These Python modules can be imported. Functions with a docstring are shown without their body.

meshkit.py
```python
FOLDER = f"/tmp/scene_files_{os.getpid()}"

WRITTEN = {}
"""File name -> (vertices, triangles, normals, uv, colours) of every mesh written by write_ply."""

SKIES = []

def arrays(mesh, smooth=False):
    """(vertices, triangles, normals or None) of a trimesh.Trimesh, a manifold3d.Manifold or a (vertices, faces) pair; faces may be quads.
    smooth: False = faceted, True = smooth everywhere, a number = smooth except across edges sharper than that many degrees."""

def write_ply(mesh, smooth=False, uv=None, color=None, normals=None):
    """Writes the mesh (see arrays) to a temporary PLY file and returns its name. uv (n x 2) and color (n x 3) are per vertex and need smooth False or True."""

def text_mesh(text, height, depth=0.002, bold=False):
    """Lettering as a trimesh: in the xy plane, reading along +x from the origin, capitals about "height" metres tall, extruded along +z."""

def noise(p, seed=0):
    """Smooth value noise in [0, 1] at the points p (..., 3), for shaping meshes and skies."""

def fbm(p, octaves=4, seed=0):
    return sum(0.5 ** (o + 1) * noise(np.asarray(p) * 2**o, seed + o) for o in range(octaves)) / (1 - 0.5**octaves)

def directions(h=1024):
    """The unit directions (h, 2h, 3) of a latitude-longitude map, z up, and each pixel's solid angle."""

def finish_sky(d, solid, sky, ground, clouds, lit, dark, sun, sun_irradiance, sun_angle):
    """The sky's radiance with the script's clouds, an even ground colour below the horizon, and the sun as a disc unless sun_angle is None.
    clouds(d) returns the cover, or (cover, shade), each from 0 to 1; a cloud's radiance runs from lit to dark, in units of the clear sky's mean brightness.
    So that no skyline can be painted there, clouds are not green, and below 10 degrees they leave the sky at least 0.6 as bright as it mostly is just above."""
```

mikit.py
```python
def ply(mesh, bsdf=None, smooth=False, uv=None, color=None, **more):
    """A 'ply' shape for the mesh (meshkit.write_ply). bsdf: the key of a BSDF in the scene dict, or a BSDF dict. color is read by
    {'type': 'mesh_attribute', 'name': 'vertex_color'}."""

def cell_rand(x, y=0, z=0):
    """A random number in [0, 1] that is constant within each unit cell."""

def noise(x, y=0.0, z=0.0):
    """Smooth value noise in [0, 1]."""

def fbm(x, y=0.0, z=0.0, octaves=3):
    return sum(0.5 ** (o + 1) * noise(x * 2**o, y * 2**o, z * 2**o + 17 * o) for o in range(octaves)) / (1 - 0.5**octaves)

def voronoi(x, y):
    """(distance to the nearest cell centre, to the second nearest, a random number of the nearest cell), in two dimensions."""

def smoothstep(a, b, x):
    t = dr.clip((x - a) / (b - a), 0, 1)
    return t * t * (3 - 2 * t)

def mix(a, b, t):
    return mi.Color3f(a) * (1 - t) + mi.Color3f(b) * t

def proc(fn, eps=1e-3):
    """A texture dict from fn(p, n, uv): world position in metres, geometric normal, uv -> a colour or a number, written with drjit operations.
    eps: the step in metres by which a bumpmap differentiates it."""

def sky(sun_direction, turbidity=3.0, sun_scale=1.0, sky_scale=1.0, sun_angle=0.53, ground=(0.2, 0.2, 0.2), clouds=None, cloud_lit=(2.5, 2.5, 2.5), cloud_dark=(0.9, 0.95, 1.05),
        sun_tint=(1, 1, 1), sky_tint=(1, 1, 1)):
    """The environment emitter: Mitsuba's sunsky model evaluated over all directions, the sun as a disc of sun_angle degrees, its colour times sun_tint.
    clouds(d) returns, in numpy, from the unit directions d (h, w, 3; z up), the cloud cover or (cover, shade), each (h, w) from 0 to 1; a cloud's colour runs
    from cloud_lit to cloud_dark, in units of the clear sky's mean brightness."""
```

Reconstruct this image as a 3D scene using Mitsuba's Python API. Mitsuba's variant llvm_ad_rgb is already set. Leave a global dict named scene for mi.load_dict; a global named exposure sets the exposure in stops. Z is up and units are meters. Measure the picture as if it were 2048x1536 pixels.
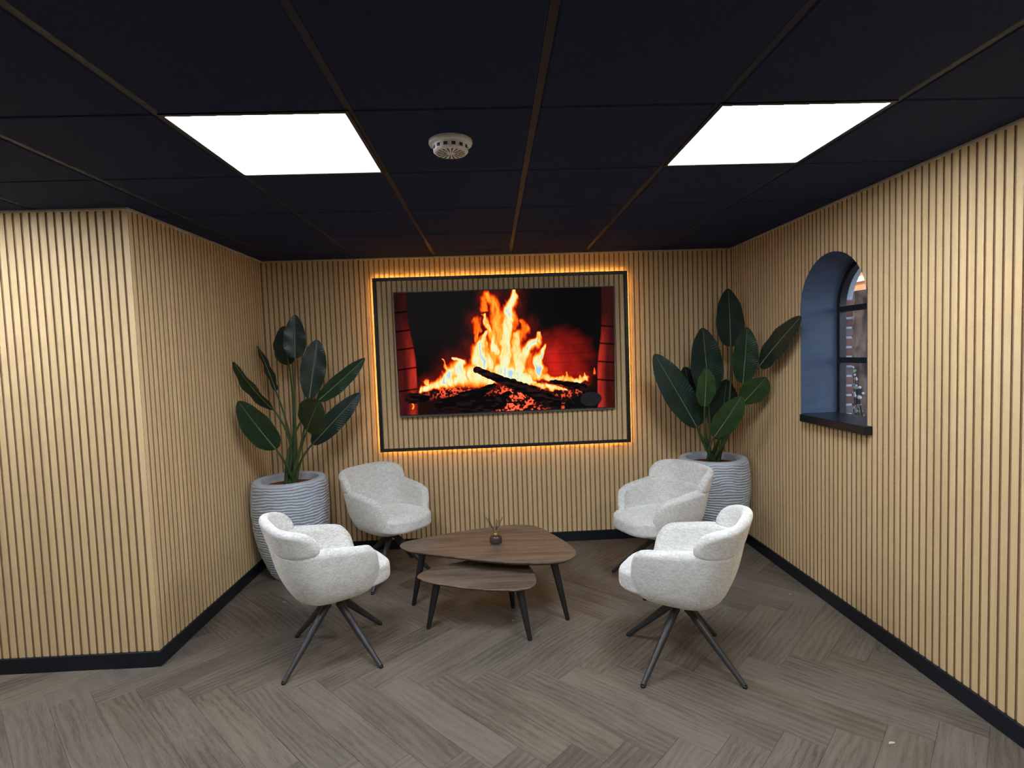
import math, random
import numpy as np, trimesh, mitsuba as mi, mikit, meshkit
import drjit as dr
from shapely.geometry import Polygon, box as sbox, MultiPolygon
from shapely import affinity
from scipy.interpolate import PchipInterpolator, CubicSpline
from scipy.spatial import cKDTree
from mikit import noise, fbm, cell_rand, smoothstep, mix

T = mi.ScalarTransform4f
RNG = np.random.default_rng(7)
# ------------------------------------------------------------------ room dimensions
H, XL, XR, YB, YF = 2.35, -1.788, 1.966, 4.398, 2.823   # ceiling, alcove side walls, back wall, front face of left pier
GX, GY = -0.427, 1.796                                   # origin of the 0.6 m ceiling grid
XFAR, YREAR = -4.0, -3.0
# ------------------------------------------------------------------ camera
F_PIX, PITCH, YAW, ROLL, EYE = 1088.96, 0.0565, 0.0348, -0.0349, 1.5624
fwd = np.array([math.sin(YAW) * math.cos(PITCH), math.cos(YAW) * math.cos(PITCH), -math.sin(PITCH)])
r0 = np.array([math.cos(YAW), -math.sin(YAW), 0.0])
u0 = np.cross(r0, fwd)
up = -math.sin(ROLL) * r0 + math.cos(ROLL) * u0
eye = np.array([0, 0, EYE])
scene, labels = {'type': 'scene'}, {}
scene['camera'] = {'type': 'perspective', 'fov_axis': 'x', 'fov': math.degrees(2 * math.atan(1024 / F_PIX)),
                   'near_clip': 0.05, 'far_clip': 500.0,
                   'to_world': T().look_at(origin=eye.tolist(), target=(eye + fwd).tolist(), up=up.tolist())}
# ------------------------------------------------------------------ sky and exposure
exposure = 0.60
SKY = 10.0
scene['sky'] = mikit.sky((-0.62, 0.35, 0.55), turbidity=3.5, sun_scale=SKY * 0.35, sky_scale=SKY, ground=(0.2, 0.19, 0.18))
PANEL = (15.2, 16.5, 18.6)         # radiance of the ceiling light panels
STRIP = (24.0, 12.6, 3.2)           # radiance of the amber led strips
SCREEN = 0.70                       # radiance of a white pixel of the television


# ------------------------------------------------------------------ helpers
def fresh(key):
    if key not in scene and key not in labels and not any(k.startswith(key + '__') for k in scene):
        return key
    n = 1
    while True:
        k = f'{key}_{n:03d}'
        if k not in scene and k not in labels and not any(q.startswith(k + '__') for q in scene):
            return k
        n += 1


COUNT = {}


def put(key, shape, label=None, category=None, group=None, kind=None, to=None):
    """one entry of the scene under key (numbered when taken)"""
    base = key
    if key in scene:
        n = COUNT.get(base, 0) + 1
        while f'{base}_{n:03d}' in scene:
            n += 1
        COUNT[base] = n
        key = f'{base}_{n:03d}'
    scene[key] = dict(shape)
    if to is not None:
        scene[key]['to_world'] = to
    tag(key, label, category, group, kind)
    return key


def tag(key, label=None, category=None, group=None, kind=None):
    d = {k: v for k, v in (('label', label), ('category', category), ('group', group), ('kind', kind)) if v}
    if d:
        labels[key] = d


def box(x0, x1, y0, y1, z0, z1):
    m = trimesh.creation.box((x1 - x0, y1 - y0, z1 - z0))
    m.apply_translation(((x0 + x1) / 2, (y0 + y1) / 2, (z0 + z1) / 2))
    return m


def chamfer_box(x0, x1, y0, y1, z0, z1, c=0.003):
    """convex hull of three crossed boxes: a box with chamfered edges"""
    p = []
    for sx in (0, 1):
        for sy in (0, 1):
            for sz in (0, 1):
                X, Y, Z = (x0, x1)[sx], (y0, y1)[sy], (z0, z1)[sz]
                dx, dy, dz = c * (1 - 2 * sx), c * (1 - 2 * sy), c * (1 - 2 * sz)
                p += [(X + dx, Y + dy, Z), (X + dx, Y, Z + dz), (X, Y + dy, Z + dz)]
    return trimesh.convex.convex_hull(np.array(p))


def cat(*ms):
    return trimesh.util.concatenate(list(ms))


def lathe(profile, n=48):
    """(r, z) rows from bottom to top -> surface of revolution, outward normals"""
    pr = np.asarray(profile, float)
    a = np.linspace(0, 2 * np.pi, n, endpoint=False)
    v = np.stack([pr[:, 0][:, None] * np.cos(a), pr[:, 0][:, None] * np.sin(a), np.repeat(pr[:, 1][:, None], n, 1)], -1).reshape(-1, 3)
    f = []
    for i in range(len(pr) - 1):
        for j in range(n):
            k = (j + 1) % n
            f += [(i * n + j, i * n + k, (i + 1) * n + k), (i * n + j, (i + 1) * n + k, (i + 1) * n + j)]
    m = trimesh.Trimesh(v, f, process=False)
    m.merge_vertices()
    m.update_faces(m.nondegenerate_faces())
    return m


def tube(points, radii, sides=10, caps=True):
    p = np.asarray(points, float)
    radii = np.broadcast_to(np.asarray(radii, float), (len(p),))
    t = np.gradient(p, axis=0)
    t /= np.linalg.norm(t, axis=1, keepdims=True) + 1e-12
    ref = np.array([0, 0, 1.0]) if abs(t[:, 2]).mean() < 0.8 else np.array([1.0, 0, 0])
    a = np.cross(t, ref)
    a /= np.linalg.norm(a, axis=1, keepdims=True) + 1e-12
    b = np.cross(t, a)
    g = np.arange(sides) * 2 * np.pi / sides
    v = p[:, None] + radii[:, None, None] * (np.cos(g)[None, :, None] * a[:, None] + np.sin(g)[None, :, None] * b[:, None])
    v = v.reshape(-1, 3)
    f = []
    for i in range(len(p) - 1):
        for j in range(sides):
            k = (j + 1) % sides
            f += [(i * sides + j, i * sides + k, (i + 1) * sides + k), (i * sides + j, (i + 1) * sides + k, (i + 1) * sides + j)]
    if caps:
        v = np.vstack([v, p[0], p[-1]])
        n0, n1 = len(v) - 2, len(v) - 1
        for j in range(sides):
            k = (j + 1) % sides
            f += [(n0, k, j), (n1, (len(p) - 1) * sides + j, (len(p) - 1) * sides + k)]
    m = trimesh.Trimesh(v, f, process=False)
    m.fix_normals()
    return m


def sheet(P, close=False):
    """grid of points (a, b, 3) -> triangles"""
    na, nb = P.shape[:2]
    f = []
    for i in range(na - 1 if not close else na):
        for j in range(nb - 1):
            a, b, c, d = i * nb + j, ((i + 1) % na) * nb + j, ((i + 1) % na) * nb + j + 1, i * nb + j + 1
            f += [(a, b, c), (a, c, d)]
    return trimesh.Trimesh(P.reshape(-1, 3), f, process=False)


def outline(points, n=160):
    """smooth closed curve through the points"""
    p = np.asarray(points, float)
    p = np.vstack([p, p[:1]])
    d = np.r_[0, np.cumsum(np.linalg.norm(np.diff(p, axis=0), axis=1) ** 0.6)]
    c = CubicSpline(d, p, bc_type='periodic')
    return c(np.linspace(0, d[-1], n, endpoint=False))


# ------------------------------------------------------------------ materials
def rough(color, r=0.6, spec=0.5, **more):
    c = {'type': 'rgb', 'value': list(color)} if not isinstance(color, dict) else color
    return {'type': 'principled', 'base_color': c, 'roughness': r, 'specular': spec, **more}


def mat(name, bsdf):
    scene[name] = {'type': 'twosided', 'bsdf': bsdf}
    return name


def oak(p, n, uv):
    h = p.x * 1.0 + p.y * 1.0
    g = fbm(h * 160, p.z * 1.6, 3.0)
    tone = noise(h * 25.0, 5.0, 1.0)
    c = mix((0.62, 0.440, 0.222), (0.77, 0.560, 0.295), 0.55 * g + 0.45 * tone)
    return mix(c, (0.30, 0.190, 0.100), smoothstep(0.4, 0.6, uv.x))


mat('m_oak', rough(mikit.proc(oak), 0.55, 0.3))
mat('m_oak_groove', rough((0.30, 0.190, 0.100), 0.8, 0.2))
mat('m_plain_wall', rough((0.46, 0.33, 0.2), 0.7, 0.2))


def floor_wood(p, n, uv):
    u, v = uv.x, uv.y
    pid = dr.floor(u / 10.0)
    tone = cell_rand(pid, 3, 1)
    w = fbm(u * 1.5, v * 6.0, pid) - 0.5
    grain = fbm(u * 5.0, (v + 0.03 * w) * 130.0, pid * 1.7)
    fine = fbm(u * 30.0, v * 420.0, pid * 1.7 + 5)
    rings = 0.5 + 0.5 * dr.sin(190.0 * (v + 0.10 * w) + 9.0 * fbm(u * 2.0, v * 9.0, pid + 2.0))
    blot = fbm(u * 3.0, v * 7.0, pid + 40.0)
    s = 0.24 * grain + 0.34 * fine + 0.10 * rings + 0.30 * blot + 0.14 * tone
    c = mix((0.074, 0.060, 0.046), (0.178, 0.151, 0.122), smoothstep(0.22, 0.82, s))
    return mix(c, mi.Color3f(c) * mi.Color3f(1.03, 1.0, 0.93), cell_rand(pid, 9, 4))


mat('m_floor', {'type': 'bumpmap', 'arbitrary': {'type': 'proc', **{k: v for k, v in mikit.proc(lambda p, n, uv: 0.0012 * fbm(uv.x * 4, uv.y * 120.0, 0.0), eps=2e-3).items() if k != 'type'}}, 'scale': 1.0,
                'bsdf': rough(mikit.proc(floor_wood), 0.42, 0.45)})
mat('m_floor_joint', rough((0.06, 0.05, 0.042), 0.8))


def floor_far(p, n, uv):
    return mix((0.11, 0.09, 0.075), (0.18, 0.15, 0.125), fbm((p.x - p.y) * 2.0, (p.x + p.y) * 30.0, 1.0))


mat('m_floor_far', rough(mikit.proc(floor_far), 0.45, 0.4))


def tile_col(p, n, uv):
    return mix((0.0150, 0.0230, 0.0520), (0.0210, 0.0310, 0.0690), fbm(p.x * 160, p.y * 160, 0.0))


mat('m_tile', rough(mikit.proc(tile_col), 0.8, 0.10))
mat('m_rail', rough((0.010, 0.013, 0.023), 0.5, 0.28))
mat('m_black', rough((0.010, 0.011, 0.015), 0.45, 0.4))
mat('m_skirting', rough((0.009, 0.011, 0.017), 0.4, 0.35))
mat('m_ceiling_trim', rough((0.50, 0.46, 0.40), 0.4, 0.5))
mat('m_frame_black', rough((0.012, 0.011, 0.012), 0.4, 0.5))
mat('m_tv_case', rough((0.02, 0.02, 0.022), 0.3, 0.5))
mat('m_tv_glass', rough((0.002, 0.002, 0.002), 0.10, 0.05))
mat('m_tv_chin', rough((0.16, 0.165, 0.17), 0.3, 0.5, metallic=0.6))
mat('m_white_plastic', rough((0.72, 0.70, 0.66), 0.4, 0.5))
mat('m_dark_slot', rough((0.03, 0.03, 0.028), 0.8))


def boucle(p, n, uv):
    a = fbm(p.x * 140, p.y * 140, p.z * 140)
    b = fbm(p.x * 40, p.y * 40, p.z * 40)
    return mix((0.57, 0.56, 0.500), (0.78, 0.77, 0.715), smoothstep(0.25, 0.75, 0.75 * a + 0.25 * b))


mat('m_boucle', {'type': 'bumpmap', 'arbitrary': mikit.proc(lambda p, n, uv: 0.0016 * fbm(p.x * 150, p.y * 150, p.z * 150), eps=1.5e-3), 'scale': 1.0,
                 'bsdf': rough(mikit.proc(boucle), 0.95, 0.1, sheen=0.3)})
mat('m_seam', rough((0.40, 0.385, 0.34), 0.95, 0.1))
mat('m_leg', rough((0.055, 0.055, 0.055), 0.42, 0.5, metallic=0.4))
mat('m_leg_black', rough((0.012, 0.011, 0.010), 0.45, 0.5))


def walnut(p, n, uv):
    w = fbm(p.x * 2.0, p.y * 5.0, 1.0) - 0.5
    g = fbm(p.x * 3.0, (p.y + 0.05 * w) * 70.0, 2.0)
    fine = fbm(p.x * 25.0, p.y * 260.0, 7.0)
    return mix((0.072, 0.050, 0.036), (0.172, 0.124, 0.088), smoothstep(0.2, 0.85, 0.55 * g + 0.25 * fine + 0.3 * fbm(p.x * 4, p.y * 9.0, 9.0)))


mat('m_walnut', rough(mikit.proc(walnut), 0.38, 0.45))


def pot_col(p, n, uv):
    return mix((0.41, 0.455, 0.50), (0.60, 0.645, 0.69), fbm(p.x * 9 + p.y * 9, p.z * 70.0, p.y * 9))


mat('m_pot', rough(mikit.proc(pot_col), 0.55, 0.4))
mat('m_soil', rough(mikit.proc(lambda p, n, uv: mix((0.10, 0.026, 0.010), (0.24, 0.075, 0.030), fbm(p.x * 60, p.y * 60, p.z * 60))), 0.95, 0.1))


def leafmat(name, lo, hi):
    def fn(p, n, uv):
        rib = 0.5 + 0.5 * dr.sin(6.2832 * (uv.x * 34.0 + dr.abs(uv.y - 0.5) * 10.0))
        return mix(lo, hi, 0.5 * rib + 0.45 * fbm(uv.x * 6, uv.y * 5, 1.0))
    return mat(name, rough(mikit.proc(fn), 0.42, 0.4))


leafmat('m_leaf_dark', (0.005, 0.015, 0.011), (0.018, 0.042, 0.027))
leafmat('m_leaf_mid', (0.007, 0.022, 0.010), (0.024, 0.058, 0.022))
leafmat('m_leaf_light', (0.012, 0.038, 0.009), (0.042, 0.090, 0.024))
mat('m_midrib', rough((0.13, 0.19, 0.085), 0.5, 0.4))
mat('m_stem', rough(mikit.proc(lambda p, n, uv: mix((0.022, 0.050, 0.016), (0.070, 0.120, 0.040), fbm(p.x * 30, p.y * 30, p.z * 7))), 0.5, 0.4))
mat('m_bottle', rough((0.055, 0.028, 0.024), 0.12, 0.6, clearcoat=0.6))
mat('m_gold', {'type': 'roughconductor', 'material': 'Au', 'alpha': 0.22})
mat('m_reed', rough((0.055, 0.038, 0.018), 0.8))
mat('m_crumb', rough((0.55, 0.48, 0.36), 0.8))
mat('m_reveal', rough(mikit.proc(lambda p, n, uv: mix((0.054, 0.078, 0.124), (0.084, 0.115, 0.172), fbm(p.x * 9, p.y * 9, p.z * 45.0))), 0.45, 0.45))
mat('m_window_black', rough((0.012, 0.012, 0.014), 0.35, 0.5))
mat('m_sill', rough((0.008, 0.010, 0.015), 0.3, 0.35))
scene['m_pane'] = {'type': 'thindielectric', 'int_ior': 1.5}
mat('m_mortar', rough((0.58, 0.60, 0.62), 0.9, 0.1))
for _i, _c in enumerate([(0.27, 0.115, 0.085), (0.31, 0.15, 0.115), (0.25, 0.17, 0.15), (0.22, 0.10, 0.08)]):
    mat(f'm_brick_{_i}', rough(_c, 0.9, 0.1))
mat('m_bark', rough(mikit.proc(lambda p, n, uv: mix((0.014, 0.011, 0.010), (0.085, 0.070, 0.066), smoothstep(0.3, 0.8, fbm((p.x + p.y) * 26.0, p.z * 9.0, p.x * 14.0)))), 0.95, 0.1))
mat('m_orange_brick', rough(mikit.proc(lambda p, n, uv: mix((0.42, 0.17, 0.08), (0.58, 0.27, 0.14), fbm(p.y * 9, p.z * 30.0, 2.0))), 0.9, 0.1))
mat('m_white_paint', rough((0.78, 0.78, 0.76), 0.6))
mat('m_paving', rough(mikit.proc(lambda p, n, uv: mix((0.20, 0.17, 0.155), (0.33, 0.28, 0.25), fbm(p.x * 6, p.y * 6, 0.0))), 0.9, 0.1))
mat('m_leaf_outside', rough((0.30, 0.36, 0.22), 0.6))
mat('m_blossom', rough((0.80, 0.74, 0.70), 0.8))

# ------------------------------------------------------------------ floor: herringbone planks
put('floor', mikit.ply(box(XFAR, XR + 0.02, YREAR, YB + 0.02, -0.06, -0.0022), 'm_floor_far'), 'grey brown wood look herringbone floor', kind='structure')
W, L5 = 0.1524, 0.762
P0, Q0 = -2.199, 1.351
room = Polygon([(XFAR + .02, .45), (XR - .006, .45), (XR - .006, YB - .006), (XL + .006, YB - .006), (XL + .006, YF - .006), (XFAR + .02, YF - .006)])
view = sbox(-3.1, 0.45, XR, YB)
S2 = math.sqrt(0.5)


def plank(pa, pb, qa, qb, along_p, idx):
    g = 0.0004
    c = [(pa + g, qa + g), (pb - g, qa + g), (pb - g, qb - g), (pa + g, qb - g)]
    poly = Polygon([((p + q) * S2, (q - p) * S2) for p, q in c]).intersection(room)
    if poly.is_empty or not isinstance(poly, Polygon) or poly.area < 2e-4 or not poly.intersects(view):
        return
    top = poly.buffer(-0.0009, join_style=2)
    if not isinstance(top, Polygon) or top.is_empty:
        return
    a, b = np.array(poly.exterior.coords)[:-1], np.array(top.exterior.coords)[:-1]
    if len(a) != len(b):
        b = a
    else:
        k = np.argmin(np.linalg.norm(b - a[0], axis=1))
        b = np.roll(b, -k, axis=0)
        if Polygon(a).exterior.is_ccw != Polygon(b).exterior.is_ccw:
            b = np.roll(b[::-1], 1, axis=0)
    n = len(a)
    v = np.vstack([np.c_[b, np.zeros(n)], np.c_[a, np.full(n, -0.0012)], np.c_[a, np.full(n, -0.002)]])
    f = []
    ccw = Polygon(a).exterior.is_ccw
    for i in range(1, n - 1):
        f.append((0, i, i + 1) if ccw else (0, i + 1, i))
    for r in (0, 1):
        for i in range(n):
            j = (i + 1) % n
            q = [(r * n + i, (r + 1) * n + i, (r + 1) * n + j), (r * n + i, (r + 1) * n + j, r * n + j)]
            f += q if ccw else [t[::-1] for t in q]
    pq = np.c_[(v[:, 0] - v[:, 1]) * S2, (v[:, 0] + v[:, 1]) * S2]
    rel = pq - [pa, qa]
    uv = rel if along_p else rel[:, ::-1]
    uv = uv + [10.0 * idx + 1.0, 0.37 * (idx % 13)]
    put('floor__plank', mikit.ply(trimesh.Trimesh(v, f, process=False), 'm_floor', uv=uv))


idx = 0
for k in range(-40, 40):
    for m in range(-8, 9):
        idx += 1
        pa, qa = P0 + (k + 10 * m) * W, Q0 + k * W
        plank(pa, pa + L5, qa, qa + W, True, (idx * 7919) % 1301)
        pa, qa = P0 + k * W, Q0 + (k - 9 + 10 * m) * W
        plank(pa, pa + W, qa, qa + L5, False, (idx * 6007 + 3) % 1301)

# ------------------------------------------------------------------ ceiling: slab, tiles, rails
slab = [box(XFAR, XR + 0.3, YREAR, 0.55, H, H + 0.08), box(XFAR, XR + 0.3, 0.55, YB + 0.05, H + 0.024, H + 0.08)]
put('ceiling', mikit.ply(cat(*slab), 'm_tile'), 'matt black suspended ceiling of square tiles', kind='structure')
PANELS = [(c, r) for c in (-1, 2) for r in (-3, 0)] + [(-4, 0)]
for i in range(-5, 5):
    for j in range(-2, 5):
        x0, x1 = max(GX + .6 * i + .013, XFAR), min(GX + .6 * i + .587, XR + .02)
        y0, y1 = max(GY + .6 * j + .003, .55), min(GY + .6 * j + .597, YB + .02)
        if x1 - x0 < .03 or y1 - y0 < .03 or (i, j) in PANELS:
            continue
        if x1 < -3.4:
            continue
        put('ceiling__tile', mikit.ply(chamfer_box(x0, x1, y0, y1, H, H + .022, .0045), 'm_tile'))
for i in range(-5, 5):
    x = GX + .6 * i
    if XFAR < x < XR:
        put('ceiling__rail', mikit.ply(box(x - .012, x + .012, .55, YB + .02, H + .004, H + .03), 'm_rail'), 'dark grey metal grid rail between the tiles' if i == -5 else None)

WHERE = {(-1, 0): 'square white led ceiling panel above the left front armchair', (2, 0): 'square white led ceiling panel above the right front armchair',
         (-4, 0): 'square white led ceiling panel before the left pier, outside the picture'}
for (i, j) in PANELS:
    t = fresh('ceiling_light')
    x0, x1, y0, y1 = GX + .6 * i, GX + .6 * i + .6, GY + .6 * j, GY + .6 * j + .6
    e = .016
    fr = cat(box(x0 + .002, x0 + e, y0 + .002, y1 - .002, H - .001, H + .02), box(x1 - e, x1 - .002, y0 + .002, y1 - .002, H - .001, H + .02),
             box(x0 + e, x1 - e, y0 + .002, y0 + e, H - .001, H + .02), box(x0 + e, x1 - e, y1 - e, y1 - .002, H - .001, H + .02))
    put(t + '__frame', mikit.ply(fr, 'm_black'))
    z = H + .002 if j >= -1 else H - .0005
    v = np.array([(x0 + e, y0 + e, z), (x1 - e, y0 + e, z), (x1 - e, y1 - e, z), (x0 + e, y1 - e, z)])
    d = mikit.ply(trimesh.Trimesh(v, [(0, 2, 1), (0, 3, 2)], process=False), 'm_white_plastic')
    d['emitter'] = {'type': 'area', 'radiance': {'type': 'rgb', 'value': list(PANEL)}}
    put(t + '__diffuser', d, 'glowing white diffuser')
    tag(t, WHERE.get((i, j), f'square white led ceiling panel above and behind the camera, {"left" if i == -1 else "right"} one'), 'ceiling light', 'led panels in the ceiling grid')

# ------------------------------------------------------------------ slatted walls
PITCH_S, SLAT, DEP = 0.040, 0.0290, 0.0062
ZB, ZT = 0.076, H - 0.002


def slat_x(w=SLAT, z0=ZB, z1=ZT, d=DEP):
    """slat facing -y, centred on x=0, front at y=0"""
    c = .0012
    pr = [(-w / 2, d), (-w / 2, c), (-w / 2 + c, 0), (w / 2 - c, 0), (w / 2, c), (w / 2, d)]
    return trimesh.creation.extrude_polygon(Polygon(pr), z1 - z0).apply_translation((0, 0, z0))


def veneer(m, axis):
    """slat mesh with uv.x = 0 on its front face (normal against axis) and 1 on the dark stained sides"""
    v = m.triangles.reshape(-1, 3)
    f = np.arange(len(v)).reshape(-1, 3)
    side = (np.abs(m.face_normals[:, axis]) < .5).astype(float)
    return mikit.ply(trimesh.Trimesh(v, f, process=False), 'm_oak', uv=np.c_[np.repeat(side, 3), np.zeros(len(v))])


S_ply = veneer(slat_x(), 1)
# back wall
put('wall_back', mikit.ply(box(XL - .1, XR + .1, YB + DEP, YB + .15, 0, H + .05), 'm_oak_groove'), 'back wall clad in vertical light oak slats', kind='structure')
for i in range(94):
    put('wall_back__slat', S_ply, to=T().translate([XL + .0172 + i * PITCH_S, YB, 0]))
# side wall of the alcove (faces +x)
put('wall_left', mikit.ply(box(XL - .3, XL - DEP, YF + DEP, YB + .15, 0, H + .05), 'm_oak_groove'), 'left side wall of the alcove clad in light oak slats', kind='structure')
for i in range(int((YB - YF) / PITCH_S)):
    w = SLAT
    put('wall_left__slat', S_ply, to=T().translate([XL, YF + w / 2 + .0035 + i * PITCH_S, 0]).rotate([0, 0, 1], 90))
# front face of the pier (faces -y)
put('wall_front', mikit.ply(box(XFAR - .1, XL - DEP, YF + DEP, YF + .15, 0, H + .05), 'm_oak_groove'), 'face of the left wall pier clad in light oak slats', kind='structure')
for i in range(46):
    put('wall_front__slat', S_ply, to=T().translate([XL - SLAT / 2 - .0005 - i * PITCH_S, YF, 0]))
# right wall with the arched opening, in (y, z)
AY0, AY1, AZ0, AZS = 2.795, 3.407, 1.072, 1.772
AR, AC = (AY1 - AY0) / 2, (AY1 + AY0) / 2


def arch(g=0.0, n=40):
    a = np.linspace(0, np.pi, n)
    return Polygon([(AY0 - g, AZ0 - g), (AY1 + g, AZ0 - g)] + [(AC + (AR + g) * math.cos(t), AZS + (AR + g) * math.sin(t)) for t in a])


def extrude_x(poly, x0, x1):
    """polygon in (y, z) extruded from x0 to x1"""
    ms = []
    for g in (poly.geoms if isinstance(poly, MultiPolygon) else [poly]):
        m = trimesh.creation.extrude_polygon(g, x1 - x0)
        m.apply_transform(np.array([[0, 0, 1, x0], [1, 0, 0, 0], [0, 1, 0, 0], [0, 0, 0, 1]], float))
        ms.append(m)
    return cat(*ms)


hole = arch(0.0)
wall_r = sbox(YREAR, 0, YB + .15, H + .05).difference(arch(.004))
put('wall_right', mikit.ply(extrude_x(wall_r, XR + DEP, XR + .05), 'm_oak_groove'), 'right wall clad in light oak slats around an arched window', kind='structure')
i = 0
while True:
    y = YB - .024 - i * PITCH_S
    i += 1
    if y < 0.9:
        break
    if AY0 - SLAT / 2 < y < AY1 + SLAT / 2:
        rect = sbox(y - SLAT / 2, ZB, y + SLAT / 2, ZT).difference(hole.buffer(.0015))
        lo = [g for g in (rect.geoms if isinstance(rect, MultiPolygon) else [rect]) if g.area > 1e-4]
        for g in lo:
            put('wall_right__slat', veneer(extrude_x(g, XR, XR + DEP + .002), 0))
    else:
        put('wall_right__slat', S_ply, to=T().translate([XR, y, 0]).rotate([0, 0, 1], -90))
put('wall_right__panel', mikit.ply(box(XR, XR + DEP, YREAR, 0.88, ZB, ZT), 'm_plain_wall'))
# walls behind the camera
put('wall_rear', mikit.ply(box(XFAR - .1, XR + .1, YREAR - .1, YREAR, 0, H + .05), 'm_plain_wall'), 'plain warm wood toned wall behind the camera', kind='structure')
put('wall_side', mikit.ply(box(XFAR - .1, XFAR, YREAR, YF + .1, 0, H + .05), 'm_plain_wall'), 'plain warm wood toned far left wall outside the picture', kind='structure')

# baseboards and ceiling trim
BH, BT = 0.08, 0.012
put('baseboard_back', mikit.ply(chamfer_box(XL, XR, YB - BT, YB + DEP, 0.0005, BH, .002), 'm_skirting'), 'black baseboard along the back wall', kind='structure')
put('baseboard_left', mikit.ply(chamfer_box(XL - DEP, XL + BT, YF - BT, YB - BT, 0.0005, BH, .002), 'm_skirting'), 'black baseboard along the left alcove wall', kind='structure')
put('baseboard_front', mikit.ply(chamfer_box(XFAR, XL - DEP, YF - BT, YF + DEP, 0.0005, BH, .002), 'm_skirting'), 'black baseboard along the left pier', kind='structure')
put('baseboard_right', mikit.ply(chamfer_box(XR - BT, XR + DEP, YREAR, YB - BT, 0.0005, BH, .002), 'm_skirting'), 'black baseboard along the right wall', kind='structure')
TH, TT = 0.010, 0.014
put('trim_1', mikit.ply(box(XL, XR, YB - TT, YB + DEP, H - TH, H - .0005), 'm_ceiling_trim'), 'thin pale edge trim where the back wall meets the ceiling', kind='structure')
put('trim_2', mikit.ply(box(XL - DEP, XL + TT, YF - TT, YB - TT, H - TH, H - .0005), 'm_ceiling_trim'), 'thin pale edge trim above the left alcove wall', kind='structure')
put('trim_3', mikit.ply(box(XFAR, XL - DEP, YF - TT, YF + DEP, H - TH, H - .0005), 'm_ceiling_trim'), 'thin pale edge trim above the left pier', kind='structure')
put('trim_4', mikit.ply(box(XR - TT, XR + DEP, YREAR, YB - TT, H - TH, H - .0005), 'm_ceiling_trim'), 'thin pale edge trim above the right wall', kind='structure')

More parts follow.
